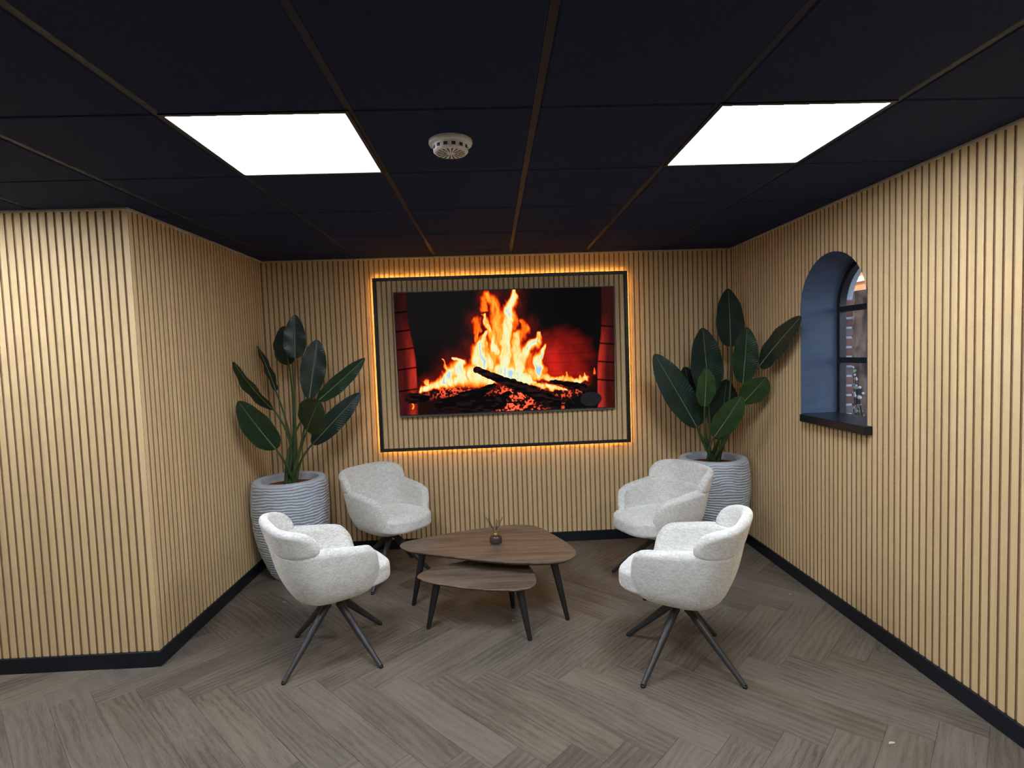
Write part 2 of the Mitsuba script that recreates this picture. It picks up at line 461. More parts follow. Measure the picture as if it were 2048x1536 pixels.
# ------------------------------------------------------------------ arched window
XO = XR + .235                    # inner face of the window frame
rv = arch(.006).difference(arch(0.0))
put('window_1', mikit.ply(extrude_x(rv, XR + .0015, XO + .045), 'm_reveal'), 'arched window with black bars in a deep dark blue reveal', kind='structure')
labels['window_1']['label'] = 'arched window with black glazing bars set in a deep dark reveal'
fr = arch(0.0).difference(arch(-.030))
put('window_1__frame', mikit.ply(extrude_x(fr, XO, XO + .042), 'm_window_black'))
inner = arch(-.029)
BARS_Z = (1.447, 1.766)
bars = []
for z in BARS_Z:
    bars.append(sbox(AY0, z - .017, AY1, z + .017).intersection(inner))
bars.append(sbox(AC - .017, AZ0, AC + .017, AZS + AR).intersection(inner))
for k, b in enumerate(bars):
    put('window_1__glazing_bar', mikit.ply(extrude_x(b, XO + (.004 if k < 2 else .006), XO + (.036 if k < 2 else .034)), 'm_window_black'))
zs = [AZ0 + .03, BARS_Z[0], BARS_Z[1], AZS + AR]
for a in range(3):
    for (ya, yb) in ((AY0, AC), (AC, AY1)):
        g = sbox(ya + (.015 if ya == AC else 0), zs[a] + .015, yb - (.015 if yb == AC else 0), zs[a + 1] - .015).intersection(inner)
        P = np.array(g.exterior.coords)[:-1]
        v = np.c_[np.full(len(P), XO + .02), P]
        put('window_1__pane', mikit.ply(trimesh.Trimesh(v, [(0, q, q + 1) for q in range(1, len(P) - 1)], process=False), 'm_pane'), 'clear glass pane' if a == 0 and ya == AY0 else None)
sill = cat(chamfer_box(XR - .042, XR + .012, 2.752, 3.352, 1.070, 1.116, .003), box(XR + .010, XO + .002, AY0 + .001, AY1 - .001, 1.074, 1.114))
put('window_1__sill', mikit.ply(sill, 'm_sill'), 'black window sill board')

# outside: brick jambs, outer wall, pillar, house, ground
outer = sbox(YREAR, -.3, YB + .2, 2.9).difference(arch(.002))
core = sbox(YREAR, -.3, YB + .2, 2.9).difference(arch(.031))
put('wall_outside', mikit.ply(cat(extrude_x(core, XR + .055, XO + .046), extrude_x(outer, XO + .046, XR + .336)), 'm_mortar'), 'outer leaf of the brick wall round the arched window', kind='structure')
k = 0
for side in (0, 1):
    z = AZ0 - .03
    while z < AZS + .02:
        y0 = AY1 - .004 if side else AY0 - .078
        put('wall_outside__brick', mikit.ply(chamfer_box(XO + .048, XR + .342, y0 + (.0 if side else 0), y0 + .082, z, z + .047, .003), f'm_brick_{k % 4}'))
        k += 1
        z += .0615
nv = 19
for q in range(nv):
    a0, a1 = np.pi * (q + .1) / nv, np.pi * (q + .9) / nv
    c = Polygon([(AC + r * math.cos(a), AZS + r * math.sin(a)) for r, a in ((AR + .026, a0), (AR + .110, a0), (AR + .110, a1), (AR + .026, a1))])
    put('wall_outside__brick', mikit.ply(extrude_x(c, XO + .05, XR + .342), f'm_brick_{(q * 3) % 4}'))
put('ground', mikit.ply(box(XR + .35, 40, -30, 40, -.2, -.05), 'm_paving'), 'grey paving outside the window', kind='structure')
# dark rough trunk outside
tz = np.linspace(-.05, 1.98, 60)
ta = np.linspace(0, 2 * np.pi, 56, endpoint=False)
TP = np.zeros((60, 56, 3))
for i_, z in enumerate(tz):
    base = .25 + .06 * math.exp(-(z + .05) * 3)
    pts = np.stack([np.cos(ta) * 3, np.sin(ta) * 3, np.full(56, z * 3.0)], -1)
    r = base * (1 + .10 * (meshkit.fbm(pts * 2.2, seed=3) - .5)) + .030 * (meshkit.fbm(np.stack([np.cos(ta) * 9, np.sin(ta) * 9, np.full(56, z * 5)], -1), seed=5) - .5)
    TP[i_] = np.stack([3.29 + r * np.cos(ta), 4.46 + r * np.sin(ta), np.full(56, z)], -1)
g = sheet(np.transpose(TP, (1, 0, 2)), close=True)
topc = trimesh.Trimesh(np.vstack([TP[-1], [[3.29, 4.46, 2.0]]]), [(j, (j + 1) % 56, 56) for j in range(56)], process=False)
tr = cat(g, topc)
tr.fix_normals()
put('tree_trunk', mikit.ply(tr, 'm_bark', smooth=40), 'rough dark brown trunk standing outside the arched window', 'tree trunk')
t = 'neighbouring_house'
put(t + '__wall', mikit.ply(box(9.0, 9.4, 2.0, 22.0, -.06, 4.2), 'm_orange_brick'))
put(t + '__cornice', mikit.ply(cat(box(8.85, 9.4, 1.9, 22.1, 4.2, 4.5), box(8.92, 9.0, 2.0, 22.0, 3.0, 3.12)), 'm_white_paint'), 'white painted cornice')
tag(t, 'orange brick house with white cornice behind the trunk outside', 'house')
# low shrub with pale blossom by the trunk
t = 'flowering_shrub'
tw, lv, bl = [], [], []
r_ = np.random.default_rng(11)
for q in range(46):
    bx, by = 2.78 + r_.uniform(-.12, .06), 3.98 + r_.uniform(-.14, .24)
    hgt = r_.uniform(.70, 1.36)
    tip = np.array([bx + r_.uniform(-.08, .08), by + r_.uniform(-.10, .10), hgt])
    path = np.array([[bx, by, -.05], [bx + .02, by, hgt * .5], tip])
    tw.append(tube(path, [.006, .004, .002], 5))
    for _ in range(14):
        s = r_.uniform(.35, 1.0)
        c = path[0] * (1 - s) + tip * s + r_.normal(0, .02, 3)
        if r_.random() < .5:
            m = trimesh.creation.icosphere(1, r_.uniform(.007, .014))
            m.apply_translation(c)
            bl.append(m)
        else:
            m = trimesh.creation.icosphere(1, .02)
            m.apply_scale((1, .55, .12))
            m.apply_transform(trimesh.transformations.random_rotation_matrix(r_.random(3)))
            m.apply_translation(c)
            lv.append(m)
put(t + '__twig', mikit.ply(cat(*tw), 'm_bark'))
put(t + '__foliage', mikit.ply(cat(*lv), 'm_leaf_outside', smooth=True), kind='stuff')
put(t + '__blossom', mikit.ply(cat(*bl), 'm_blossom', smooth=True), kind='stuff')
tag(t, 'low shrub with pale blossom in front of the trunk outside the window', 'shrub')

# ------------------------------------------------------------------ framed slat panel with amber back light
t = 'framed_wall_panel'
FX0, FX1, FZ0, FZ1 = -0.914, 1.096, 0.812, 2.184
YP = YB - .060
put(t + '__backing', mikit.ply(box(FX0 + .019, FX1 - .019, YP + DEP + .002, YB - .001, FZ0 + .019, FZ1 - .019), 'm_oak_groove'))
S2_ply = veneer(slat_x(z0=FZ0 + .024, z1=FZ1 - .024), 1)
for i in range(49):
    x = FX0 + .045 + i * PITCH_S
    if x < FX1 - .035:
        put(t + '__slat', S2_ply, to=T().translate([x, YP + .002, 0]))
FW = .024
for (a, b, c, d) in ((FX0, FX1, FZ0, FZ0 + FW), (FX0, FX1, FZ1 - FW, FZ1), (FX0, FX0 + FW, FZ0 + FW, FZ1 - FW), (FX1 - FW, FX1, FZ0 + FW, FZ1 - FW)):
    put(t + '__frame_rail', mikit.ply(chamfer_box(a, b, YP - .012, YP + .012, c, d, .0015), 'm_frame_black'), 'black frame rail' if a == FX0 and c == FZ0 else None)
YS = YB - .044                    # the strips look at the wall from behind the overhanging frame
for k, (a, b, c, d) in enumerate(((FX0 + .004, FX1 - .004, FZ0 + .002, FZ0 + .013), (FX0 + .004, FX1 - .004, FZ1 - .013, FZ1 - .002),
                                  (FX0 + .002, FX0 + .013, FZ0 + .016, FZ1 - .016), (FX1 - .013, FX1 - .002, FZ0 + .016, FZ1 - .016))):
    v = np.array([(a, YS, c), (b, YS, c), (b, YS, d), (a, YS, d)])
    g = mikit.ply(trimesh.Trimesh(v, [(0, 2, 1), (0, 3, 2)], process=False), 'm_white_plastic')
    g['emitter'] = {'type': 'area', 'radiance': {'type': 'rgb', 'value': list(STRIP)}}
    put(t + '__led_strip', g, 'amber led strip glowing behind the frame' if k == 0 else None)
tag(t, 'black framed oak slat panel with amber glow round its edge, behind the television', 'wall panel')

# ------------------------------------------------------------------ television with a log fire on the screen
FLAMES = [
    (0.62, [(0.47, 0.389, 0.046), (0.452, 0.536, 0.037), (0.466, 0.716, 0.032), (0.454, 0.887, 0.025), (0.415, 0.96, 0.013)]),
    (0.50, [(0.415, 0.96, 0.015), (0.396, 0.925, 0.012), (0.402, 0.845, 0.01)]),
    (0.92, [(0.485, 0.388, 0.032), (0.488, 0.534, 0.03), (0.507, 0.696, 0.028), (0.522, 0.839, 0.024), (0.544, 0.936, 0.017), (0.548, 0.985, 0.009)]),
    (0.80, [(0.451, 0.491, 0.013), (0.436, 0.628, 0.013), (0.412, 0.728, 0.012), (0.401, 0.801, 0.007)]),
    (0.55, [(0.364, 0.753, 0.019), (0.37, 0.677, 0.014), (0.363, 0.591, 0.005)]),
    (1.00, [(0.377, 0.413, 0.038), (0.379, 0.522, 0.027), (0.396, 0.603, 0.018), (0.407, 0.657, 0.007)]),
    (0.75, [(0.413, 0.393, 0.026), (0.415, 0.502, 0.016), (0.406, 0.575, 0.007)]),
    (1.00, [(0.181, 0.25, 0.02), (0.229, 0.303, 0.025), (0.272, 0.364, 0.032), (0.289, 0.414, 0.006), (0.26, 0.456, 0.006)]),
    (0.70, [(0.225, 0.321, 0.01), (0.217, 0.39, 0.008), (0.207, 0.441, 0.003)]),
    (0.85, [(0.096, 0.191, 0.013), (0.165, 0.256, 0.018), (0.249, 0.269, 0.034), (0.353, 0.304, 0.045), (0.426, 0.282, 0.034)]),
    (0.75, [(0.123, 0.27, 0.012), (0.136, 0.239, 0.007)]),
    (0.90, [(0.557, 0.347, 0.029), (0.575, 0.447, 0.027), (0.607, 0.519, 0.025), (0.639, 0.571, 0.017), (0.646, 0.648, 0.005)]),
    (1.05, [(0.651, 0.305, 0.018), (0.648, 0.397, 0.019), (0.665, 0.488, 0.019), (0.679, 0.524, 0.011)]),
    (0.52, [(0.562, 0.603, 0.022), (0.592, 0.692, 0.02), (0.565, 0.761, 0.011)]),
    (1.00, [(0.458, 0.353, 0.031), (0.531, 0.303, 0.037), (0.582, 0.263, 0.031), (0.634, 0.25, 0.006)]),
    (0.80, [(0.651, 0.296, 0.016), (0.698, 0.26, 0.01), (0.771, 0.256, 0.013), (0.834, 0.243, 0.012), (0.871, 0.245, 0.012)]),
    (0.75, [(0.776, 0.26, 0.011), (0.775, 0.311, 0.004)]),
    (0.75, [(0.845, 0.247, 0.009), (0.841, 0.284, 0.004)]),
    (0.80, [(0.869, 0.245, 0.012), (0.864, 0.283, 0.004)]),
    (0.85, [(0.624, 0.232, 0.013), (0.686, 0.205, 0.01), (0.739, 0.165, 0.011), (0.775, 0.149, 0.006)]),
    (0.75, [(0.529, 0.496, 0.036), (0.537, 0.385, 0.046), (0.552, 0.64, 0.018)]),
    (0.50, [(0.61, 0.381, 0.02), (0.619, 0.454, 0.011)]),
    (0.52, [(0.42, 0.32, 0.060), (0.47, 0.55, 0.048), (0.48, 0.80, 0.026)]),
    (0.62, [(0.30, 0.28, 0.040), (0.42, 0.33, 0.055), (0.58, 0.30, 0.045), (0.66, 0.33, 0.026)]),
    (0.60, [(0.915, 0.28, 0.007), (0.913, 0.335, 0.003)]),
    (0.70, [(0.059, 0.091, 0.008), (0.055, 0.054, 0.005)])]
LOGS = [[(0.355, 0.359, 0.013), (0.477, 0.26, 0.020), (0.607, 0.159, 0.028), (0.724, 0.053, 0.030)],
        [(0.44, 0.221, 0.008), (0.318, 0.121, 0.036), (0.186, 0.065, 0.026)],
        [(0.316, 0.056, 0.046), (0.463, 0.075, 0.031)],
        [(0.703, 0.237, 0.007), (0.855, 0.176, 0.02)],
        [(0.048, 0.138, 0.026), (0.125, 0.133, 0.015)],
        [(0.505, 0.150, 0.012), (0.455, 0.090, 0.022)],
        [(0.886, 0.067, 0.046), (0.79, 0.026, 0.026)]]
ASP = 9 / 16


def seg(x, y, a, b):
    """(distance / radius) to a tapering capsule"""
    ax, ay, ra = a
    bx, by, rb = b
    ay, by = ay * ASP, by * ASP
    dx, dy = bx - ax, by - ay
    t = dr.clip(((x - ax) * dx + (y - ay) * dy) / (dx * dx + dy * dy + 1e-9), 0, 1)
    d = dr.sqrt(dr.square(x - ax - t * dx) + dr.square(y - ay - t * dy))
    return d / (ra + (rb - ra) * t), t


def fire(p, n, uv):
    u, v = mi.Float(uv.x), mi.Float(uv.y)
    x, y = u, v * ASP
    wx = x + 0.034 * (fbm(x * 26.0, y * 17.0, 3.0) - 0.5) + 0.012 * (noise(x * 90.0, y * 50.0, 8.0) - 0.5)
    wy = y + 0.040 * (fbm(x * 24.0, y * 14.0, 9.0) - 0.5)
    heat, halo = mi.Float(0), mi.Float(0)
    streak = fbm(wx * 75.0, y * 17.0, 1.0)
    for h, pts in FLAMES:
        best = mi.Float(9)
        for a, b in zip(pts[:-1], pts[1:]):
            d, _ = seg(wx, wy, a, b)
            best = dr.minimum(best, d)
        heat = dr.maximum(heat, h * smoothstep(1.75, 0.30, best))
        halo = dr.maximum(halo, smoothstep(5.0, 0.8, best))
    heat = heat * (0.56 + 0.70 * streak)
    # black body like ramp: dark red, orange, yellow, pale, bluish white
    c = mix((0, 0, 0), (0.50, 0.012, 0.002), smoothstep(0.04, 0.20, heat))
    c = mix(c, (0.95, 0.13, 0.006), smoothstep(0.20, 0.42, heat))
    c = mix(c, (1.0, 0.42, 0.03), smoothstep(0.40, 0.60, heat))
    c = mix(c, (1.0, 0.76, 0.28), smoothstep(0.58, 0.76, heat))
    c = mix(c, (0.86, 0.90, 0.52), smoothstep(0.76, 0.88, heat))
    c = mix(c, (0.40, 0.62, 0.86), smoothstep(0.92, 1.06, heat))
    # dim chimney back
    back = mix((0.0025, 0.0022, 0.0025), (0.0075, 0.0062, 0.0062), smoothstep(0.9, 0.2, u) * smoothstep(0.2, 0.8, v))
    back = mi.Color3f(back) + mi.Color3f(0.16, 0.006, 0.003) * halo * halo * fbm(x * 14, y * 14, 4.0)
    dg = dr.sqrt(dr.square((u - 0.725) / 0.19) + dr.square((v - 0.38) / 0.30))
    course = 0.80 + 0.20 * smoothstep(0.04, 0.30, dr.abs(dr.abs(v * 14.0 - dr.floor(v * 14.0)) - 0.5) * 2.0)
    back = mi.Color3f(back) + mi.Color3f(0.62, 0.012, 0.006) * smoothstep(1.15, 0.0, dg + 0.5 * (fbm(x * 12, y * 12, 2.5) - 0.5)) * course * (0.45 + 0.8 * fbm(x * 22, y * 22, 6.0))
    # brick cheeks left and right
    le = mix(0.055, 0.082, smoothstep(0.85, 0.4, v)).x
    re = mix(0.943, 0.922, smoothstep(0.72, 0.3, v)).x
    cheek = smoothstep(0.004, -0.004, u - le) + smoothstep(-0.004, 0.004, u - re)
    lines = mi.Float(1)
    for k, z in enumerate((0.839, 0.688, 0.539, 0.376, 0.198)):
        lines = lines * (1 - 0.85 * smoothstep(0.010, 0.004, dr.abs(v - z - 0.2 * u)) * smoothstep(0.5, 0.4, u))
    for k, z in enumerate((0.681, 0.535, 0.383, 0.23)):
        lines = lines * (1 - 0.85 * smoothstep(0.010, 0.004, dr.abs(v - z + 0.2 * (u - 0.96))) * smoothstep(0.5, 0.6, u))
    edge = smoothstep(0.055, 0.0, dr.abs(u - le)) * smoothstep(0.5, 0.4, u) + smoothstep(0.050, 0.0, dr.abs(u - re)) * smoothstep(0.5, 0.6, u)
    red = mix((0.022, 0.004, 0.004), (0.55, 0.030, 0.018), smoothstep(0.85, 0.30, v) * (0.06 + 0.80 * edge))
    red = mi.Color3f(red) * lines * (0.55 + 0.9 * fbm(x * 60, y * 12, 2.0))
    back = mix(back, red, cheek)
    c = dr.select(heat > 0.04, mix(back, c, smoothstep(0.04, 0.16, heat)), back)
    # ember bed
    bed = smoothstep(0.30, 0.16, v + 0.06 * (fbm(x * 20, 1.0, 1.0) - 0.5)) * smoothstep(0.05, 0.09, u) * smoothstep(0.93, 0.90, u)
    em = noise(x * 150.0, y * 150.0, 1.0) * noise(x * 62.0, y * 62.0, 5.0)
    glow = dr.maximum(smoothstep(0.17, 0.02, dr.abs(u - 0.55)) * smoothstep(0.29, 0.20, v) * 1.5, smoothstep(0.11, 0.02, dr.abs(u - 0.79)) * 0.8)
    glow = dr.maximum(glow, smoothstep(0.20, 0.05, dr.abs(u - 0.27)) * smoothstep(0.10, 0.17, v))
    ember = mix((0.012, 0.003, 0.003), (1.0, 0.10, 0.035), smoothstep(0.16, 0.42, em) * glow)
    c = mix(c, ember, bed * smoothstep(0.45, 0.25, heat))
    # logs
    for q, pts in enumerate(LOGS):
        best = mi.Float(9)
        for a, b in zip(pts[:-1], pts[1:]):
            d, _ = seg(x + 0.006 * (noise(x * 120, y * 120, 3.0) - 0.5), y + 0.008 * (noise(x * 80, y * 80, 6.0) - 0.5), a, b)
            best = dr.minimum(best, d)
        bark = mix((0.002, 0.0015, 0.002), (0.022, 0.008, 0.008), smoothstep(0.45, 0.9, noise(x * 40 + y * 30, y * 110, 2.0)) * (1.0 if q == 0 else 0.7))
        c = mix(c, bark, smoothstep(1.06, 0.94, best))
    stone = dr.sqrt(dr.square((u - 0.89) / 0.052) + dr.square((v - 0.075) / 0.062))
    c = mix(c, (0.013, 0.012, 0.014), smoothstep(1.05, 0.9, stone))
    return mi.Color3f(c) * SCREEN


t = 'television'
TVW, TVC, TVT, TVR = 1.71, np.array([0.115, 4.268, 1.579]), 0.074, 0.011
TVH = TVW * 9 / 16
M_tv = T().translate(TVC.tolist()).rotate([0, 0, 1], math.degrees(TVR)).rotate([1, 0, 0], 90 + math.degrees(TVT))
bz = .006
case = cat(*[box(-TVW / 2, TVW / 2, s * TVH / 2 - (bz if s > 0 else 0), s * TVH / 2 + (0 if s > 0 else bz), -.03, .002) for s in (-1, 1)],
           *[box(s * TVW / 2 - (bz if s > 0 else 0), s * TVW / 2 + (0 if s > 0 else bz), -TVH / 2 + bz, TVH / 2 - bz, -.03, .002) for s in (-1, 1)],
           box(-TVW / 2 + .001, TVW / 2 - .001, -TVH / 2 + .001, TVH / 2 - .001, -.032, -.004))
put(t + '__case', mikit.ply(case, 'm_tv_case'), to=M_tv)
put(t + '__chin', mikit.ply(chamfer_box(-TVW / 2, TVW / 2, -TVH / 2 - .012, -TVH / 2 - .0002, -.03, .003, .001), 'm_tv_chin'), 'thin grey bottom strip', to=M_tv)
put(t + '__sensor', mikit.ply(chamfer_box(TVW / 2 - .13, TVW / 2 - .09, -TVH / 2 - .018, -TVH / 2 - .0122, -.02, .001, .001), 'm_tv_chin'), to=M_tv)
put(t + '__wall_mount', mikit.ply(box(-.25, .25, -.2, .2, -.058, -.033), 'm_black'), to=M_tv)
sc = {'type': 'rectangle', 'to_world': M_tv @ T().translate([0, 0, -.0025]) @ T().scale([TVW / 2 - bz, TVH / 2 - bz, 1]),
      'bsdf': {'type': 'ref', 'id': 'm_tv_glass'}, 'emitter': {'type': 'area', 'radiance': mikit.proc(fire)}}
put(t + '__screen', sc, 'screen showing a blazing log fire between red brick cheeks')
tag(t, 'large flat television showing a log fire, hung inside the glowing frame', 'television')

# ------------------------------------------------------------------ armchairs
THETA = np.linspace(0, 2 * np.pi, 240, endpoint=False)


def rad(th, a=0.292, b=0.294, n=3.4):
    return (np.abs(np.cos(th) / a) ** n + np.abs(np.sin(th) / b) ** n) ** (-1 / n)


_w = [0, .18, .34, .46, .56, .68, .80, .90, 1.0]
_g = PchipInterpolator(_w, [0, .32, .58, .72, .81, .885, .94, .976, 1.0])
_z = PchipInterpolator(_w, [.286, .286, .299, .322, .352, .402, .470, .555, .668])


def leanx(z):
    return -.045 * np.clip((z - .30) / .36, 0, 2)


def shell_point(th, w):
    z = _z(w)
    r = rad(th) * _g(w)
    return np.stack([r * np.cos(th) + leanx(z), r * np.sin(th), z], -1)


def tub_mesh():
    ph = np.degrees(np.abs(np.where(THETA > np.pi, THETA - 2 * np.pi, THETA)))
    s = np.clip((ph - 38) / 24.0, 0, 1)
    s = (1 - (1 - s) ** 2.4) ** (1 / 2.4)
    zt = .352 + (.618 - .352) * s + .040 * np.clip((ph - 56) / 50, 0, 1)
    ww = np.linspace(0, 1, 2000)
    wm = np.interp(zt, _z(ww), ww)
    nv = 40
    V = np.linspace(0, 1, nv) ** .8
    Wg = wm[:, None] * V[None]
    th = np.repeat(THETA[:, None], nv, 1)
    P = shell_point(th, Wg)
    # normals by differences
    e = 1e-3
    du = shell_point(th + e, Wg) - shell_point(th - e, Wg)
    dv = shell_point(th, Wg + e) - shell_point(th, np.maximum(Wg - e, 0))
    N = np.cross(du, dv)
    N[:, 0] = [0, 0, -1]
    N /= np.linalg.norm(N, axis=-1, keepdims=True) + 1e-12
    rim = P[:, -1]
    tree = cKDTree(np.vstack([rim * (1 - q) + np.roll(rim, -1, 0) * q for q in (0, .25, .5, .75)]))
    d = tree.query(P.reshape(-1, 3))[0].reshape(P.shape[:2])
    t0, rr = .058, .030
    th_ = t0 * np.sqrt(np.clip(1 - (1 - np.clip(d / rr, 0, 1)) ** 2, 0, 1))
    mid = P - N * t0 * .5
    outer, inner = mid + N * th_[..., None] * .5, mid - N * th_[..., None] * .5
    a, b = sheet(outer, close=True), sheet(inner, close=True)
    b.invert()
    m = cat(a, b)
    m.merge_vertices(digits_vertex=6)
    return m


def pillow(mid, nrm, coords2d, t0, rr, close=False):
    """two sheets around a middle grid; thickness rounds off towards the rim"""
    na, nb = mid.shape[:2]
    rim = np.concatenate([coords2d[0, :], coords2d[-1, :], coords2d[:, 0], coords2d[:, -1]])
    fine = []
    for e in (coords2d[0, :], coords2d[-1, :], coords2d[:, 0], coords2d[:, -1]):
        for q in (0, .33, .66):
            fine.append(e[:-1] * (1 - q) + e[1:] * q)
    tree = cKDTree(np.vstack(fine + [rim]))
    d = tree.query(coords2d.reshape(-1, 2))[0].reshape(na, nb)
    th = t0 * np.sqrt(np.clip(1 - (1 - np.clip(d / rr, 0, 1)) ** 2, 0, 1))
    a, b = sheet(mid + nrm * th[..., None] / 2), sheet(mid - nrm * th[..., None] / 2)
    b.invert()
    m = cat(a, b)
    m.merge_vertices(digits_vertex=6)
    m.fix_normals()
    return m


def back_pad():
    half = math.radians(70)
    q = np.sin(np.linspace(-np.pi / 2, np.pi / 2, 90))
    th = np.pi + half * q
    arc = q * half * .31
    # outline in (arc, z)
    e = np.clip(1 - np.abs(q) ** 13.0, 0, 1) ** .5
    ztop = .728 + .068 * np.sqrt(np.clip(1 - np.abs(q) ** 2.6, 0, 1))
    zc = .668
    zt = zc + (ztop - zc) * e
    zb = zc - .048 * e ** .8
    v = np.linspace(0, 1, 26)
    v = (1 - np.cos(v * np.pi)) / 2
    Z = zb[:, None] * (1 - v) + zt[:, None] * v
    TH = np.repeat(th[:, None], 26, 1)
    R = rad(TH) - .026 + .022 * np.clip((Z - .63) / .15, 0, 1.2)
    mid = np.stack([R * np.cos(TH) + leanx(Z), R * np.sin(TH), Z], -1)
    nrm = np.stack([np.cos(TH), np.sin(TH), -.25 * np.ones_like(TH)], -1)
    nrm /= np.linalg.norm(nrm, axis=-1, keepdims=True)
    c2 = np.stack([np.repeat(arc[:, None], 26, 1), Z], -1)
    return pillow(mid, nrm, c2, .056, .030)


def seat_cushion():
    a = np.linspace(0, 2 * np.pi, 120, endpoint=False)

    def plan(k):
        c, s = np.cos(a), np.sin(a)
        n = 3.2
        rx = np.where(c > 0, .300, .25)
        r = (np.abs(c / rx) ** n + np.abs(s / .226) ** n) ** (-1 / n)
        return np.stack([.03 + r * c * k, r * s * k], -1)
    rows = []
    prof = [(0, .458), (.3, .4575), (.55, .4555), (.80, .4535), (.90, .450), (.95, .4455), (.982, .438), (.997, .427), (1.0, .413), (1.0, .372), (.995, .360), (.978, .350), (.94, .343), (.86, .339), (.6, .338), (0, .338)]
    for k, z in prof:
        p = plan(max(k, 1e-4))
        zz = z + .012 * np.clip((p[:, 0] - .1) / .2, 0, 1) * (1 if z > .4 else .0) - .018 * np.clip((p[:, 0] - .22) / .12, 0, 1) ** 2 * (1 if z > .4 else 0)
        rows.append(np.c_[p, zz])
    m = sheet(np.transpose(np.array(rows)[::-1], (1, 0, 2)), close=True)
    m.merge_vertices(digits_vertex=6)
    m.fix_normals()
    return m


def chair_leg():
    """leg along +x, from the hub to the foot"""
    p = np.array([[.035, 0, .276], [.06, 0, .262], [.19, 0, .136], [.322, 0, .010]])
    return tube(p, [.019, .0205, .0165, .0115], 14)


tub_ply = mikit.ply(tub_mesh(), 'm_boucle', smooth=True)
pad_ply = mikit.ply(back_pad(), 'm_boucle', smooth=True)
seat_ply = mikit.ply(seat_cushion(), 'm_boucle', smooth=True)
hub_ply = mikit.ply(lathe([(0, .238), (.036, .238), (.044, .244), (.046, .262), (.060, .290), (.120, .318), (.122, .326), (0, .3265)], 40), 'm_leg', smooth=35)
leg_ply = mikit.ply(chair_leg(), 'm_leg', smooth=40)
foot_ply = mikit.ply(lathe([(0, 0.0002), (.0105, .0002), (.0115, .003), (.0115, .010), (.009, .013), (0, .013)], 20).apply_translation((.325, 0, 0)), 'm_leg_black', smooth=35)
CHAIRS = [((-.890, 2.867), 34, 57, 'off white tub armchair in front of the left planter, its back to the left wall'),
          ((.893, 2.617), 146, 39, 'off white tub armchair nearest the camera on the right, its back to the right wall'),
          ((-.765, 3.873), -40, 75, 'off white tub armchair facing the camera, below the left part of the glowing frame'),
          ((1.07, 3.55), 203, 57, 'off white tub armchair facing the camera, in front of the right planter')]
for (cx, cy), head, base, lab in CHAIRS:
    t = fresh('tub_armchair')
    M = T().translate([cx, cy, .0745]).rotate([0, 0, 1], head).scale([.88, .90, .876])
    put(t + '__shell', tub_ply, to=M)
    put(t + '__back_cushion', pad_ply, to=M)
    put(t + '__seat', seat_ply, to=M)
    put(t + '__hub', hub_ply, 'dark grey metal hub', to=M)
    for k in range(4):
        Mk = T().translate([cx, cy, 0]).rotate([0, 0, 1], base + 90 * k)
        lg = put(t + '__leg', leg_ply, 'tapering dark grey metal leg' if k == 0 else None, to=Mk)
        put(lg + '__foot_pad', foot_ply, to=Mk)
    tag(t, lab, 'armchair', 'off white swivel armchairs round the coffee tables')

# ------------------------------------------------------------------ coffee tables
BIG = [(-.638, 3.469), (-.625, 3.536), (-.517, 3.595), (-.315, 3.685), (-.102, 3.755), (.082, 3.795), (.249, 3.751), (.342, 3.600), (.423, 3.412), (.463, 3.258), (.453, 3.172), (.392, 3.094), (.305, 3.069), (.149, 3.081), (-.093, 3.155), (-.283, 3.234), (-.482, 3.322), (-.588, 3.388)]
SMALL = [(-.487, 3.145), (-.470, 3.204), (-.399, 3.275), (-.292, 3.322), (-.180, 3.372), (-.05, 3.415), (.06, 3.410), (.14, 3.345), (.176, 3.251), (.196, 3.131), (.206, 3.010), (.190, 2.950), (.141, 2.908), (.050, 2.900), (-.093, 2.929), (-.268, 2.990), (-.391, 3.050), (-.457, 3.098)]


def table_top(pts, z, thick, wob, seed):
    o = outline(pts, 220)
    c = o.mean(0)
    d = o - np.roll(o, 1, 0)
    nrm = np.stack([d[:, 1], -d[:, 0]], -1)
    nrm /= np.linalg.norm(nrm, axis=1, keepdims=True)
    if ((o - c) * nrm).sum() < 0:
        nrm = -nrm
    wv = (meshkit.fbm(np.c_[o * 26, np.zeros(len(o))], seed=seed) - .5)[:, None] * wob
    rows = []
    for off, dz, k in ((-.004, 0, .4), (-.001, -.0015, .6), (0, -.004, 1.0), (-.004, -thick * .5, 1.2), (-.014, -thick * .85, .8), (-.02, -thick, .4)):
        rows.append(np.c_[o + nrm * off + nrm * wv * k, np.full(len(o), z + dz)])
    rows.insert(0, np.c_[np.repeat(c[None], len(o), 0), np.full(len(o), z)])
    rows.append(np.c_[np.repeat(c[None], len(o), 0), np.full(len(o), z - thick)])
    m = sheet(np.transpose(np.array(rows), (1, 0, 2)), close=True)
    m.merge_vertices(digits_vertex=6)
    m.update_faces(m.nondegenerate_faces())
    m.fix_normals()
    return m


def table(t, pts, z, thick, wob, seed, legs, lab):
    put(t + '__tabletop', mikit.ply(table_top(pts, z, thick, wob, seed), 'm_walnut', smooth=30))
    for k, ((fx, fy), (ax, ay)) in enumerate(legs):
        p = np.array([[ax, ay, z - thick + .002], [(ax + fx) / 2, (ay + fy) / 2, (z - thick) / 2], [fx, fy, 0.0003]])
        put(t + '__leg', mikit.ply(tube(p, [.0225, .0180, .0120], 16), 'm_leg_black', smooth=40), 'round tapering black leg' if k == 0 else None)
    tag(t, lab, 'coffee table')


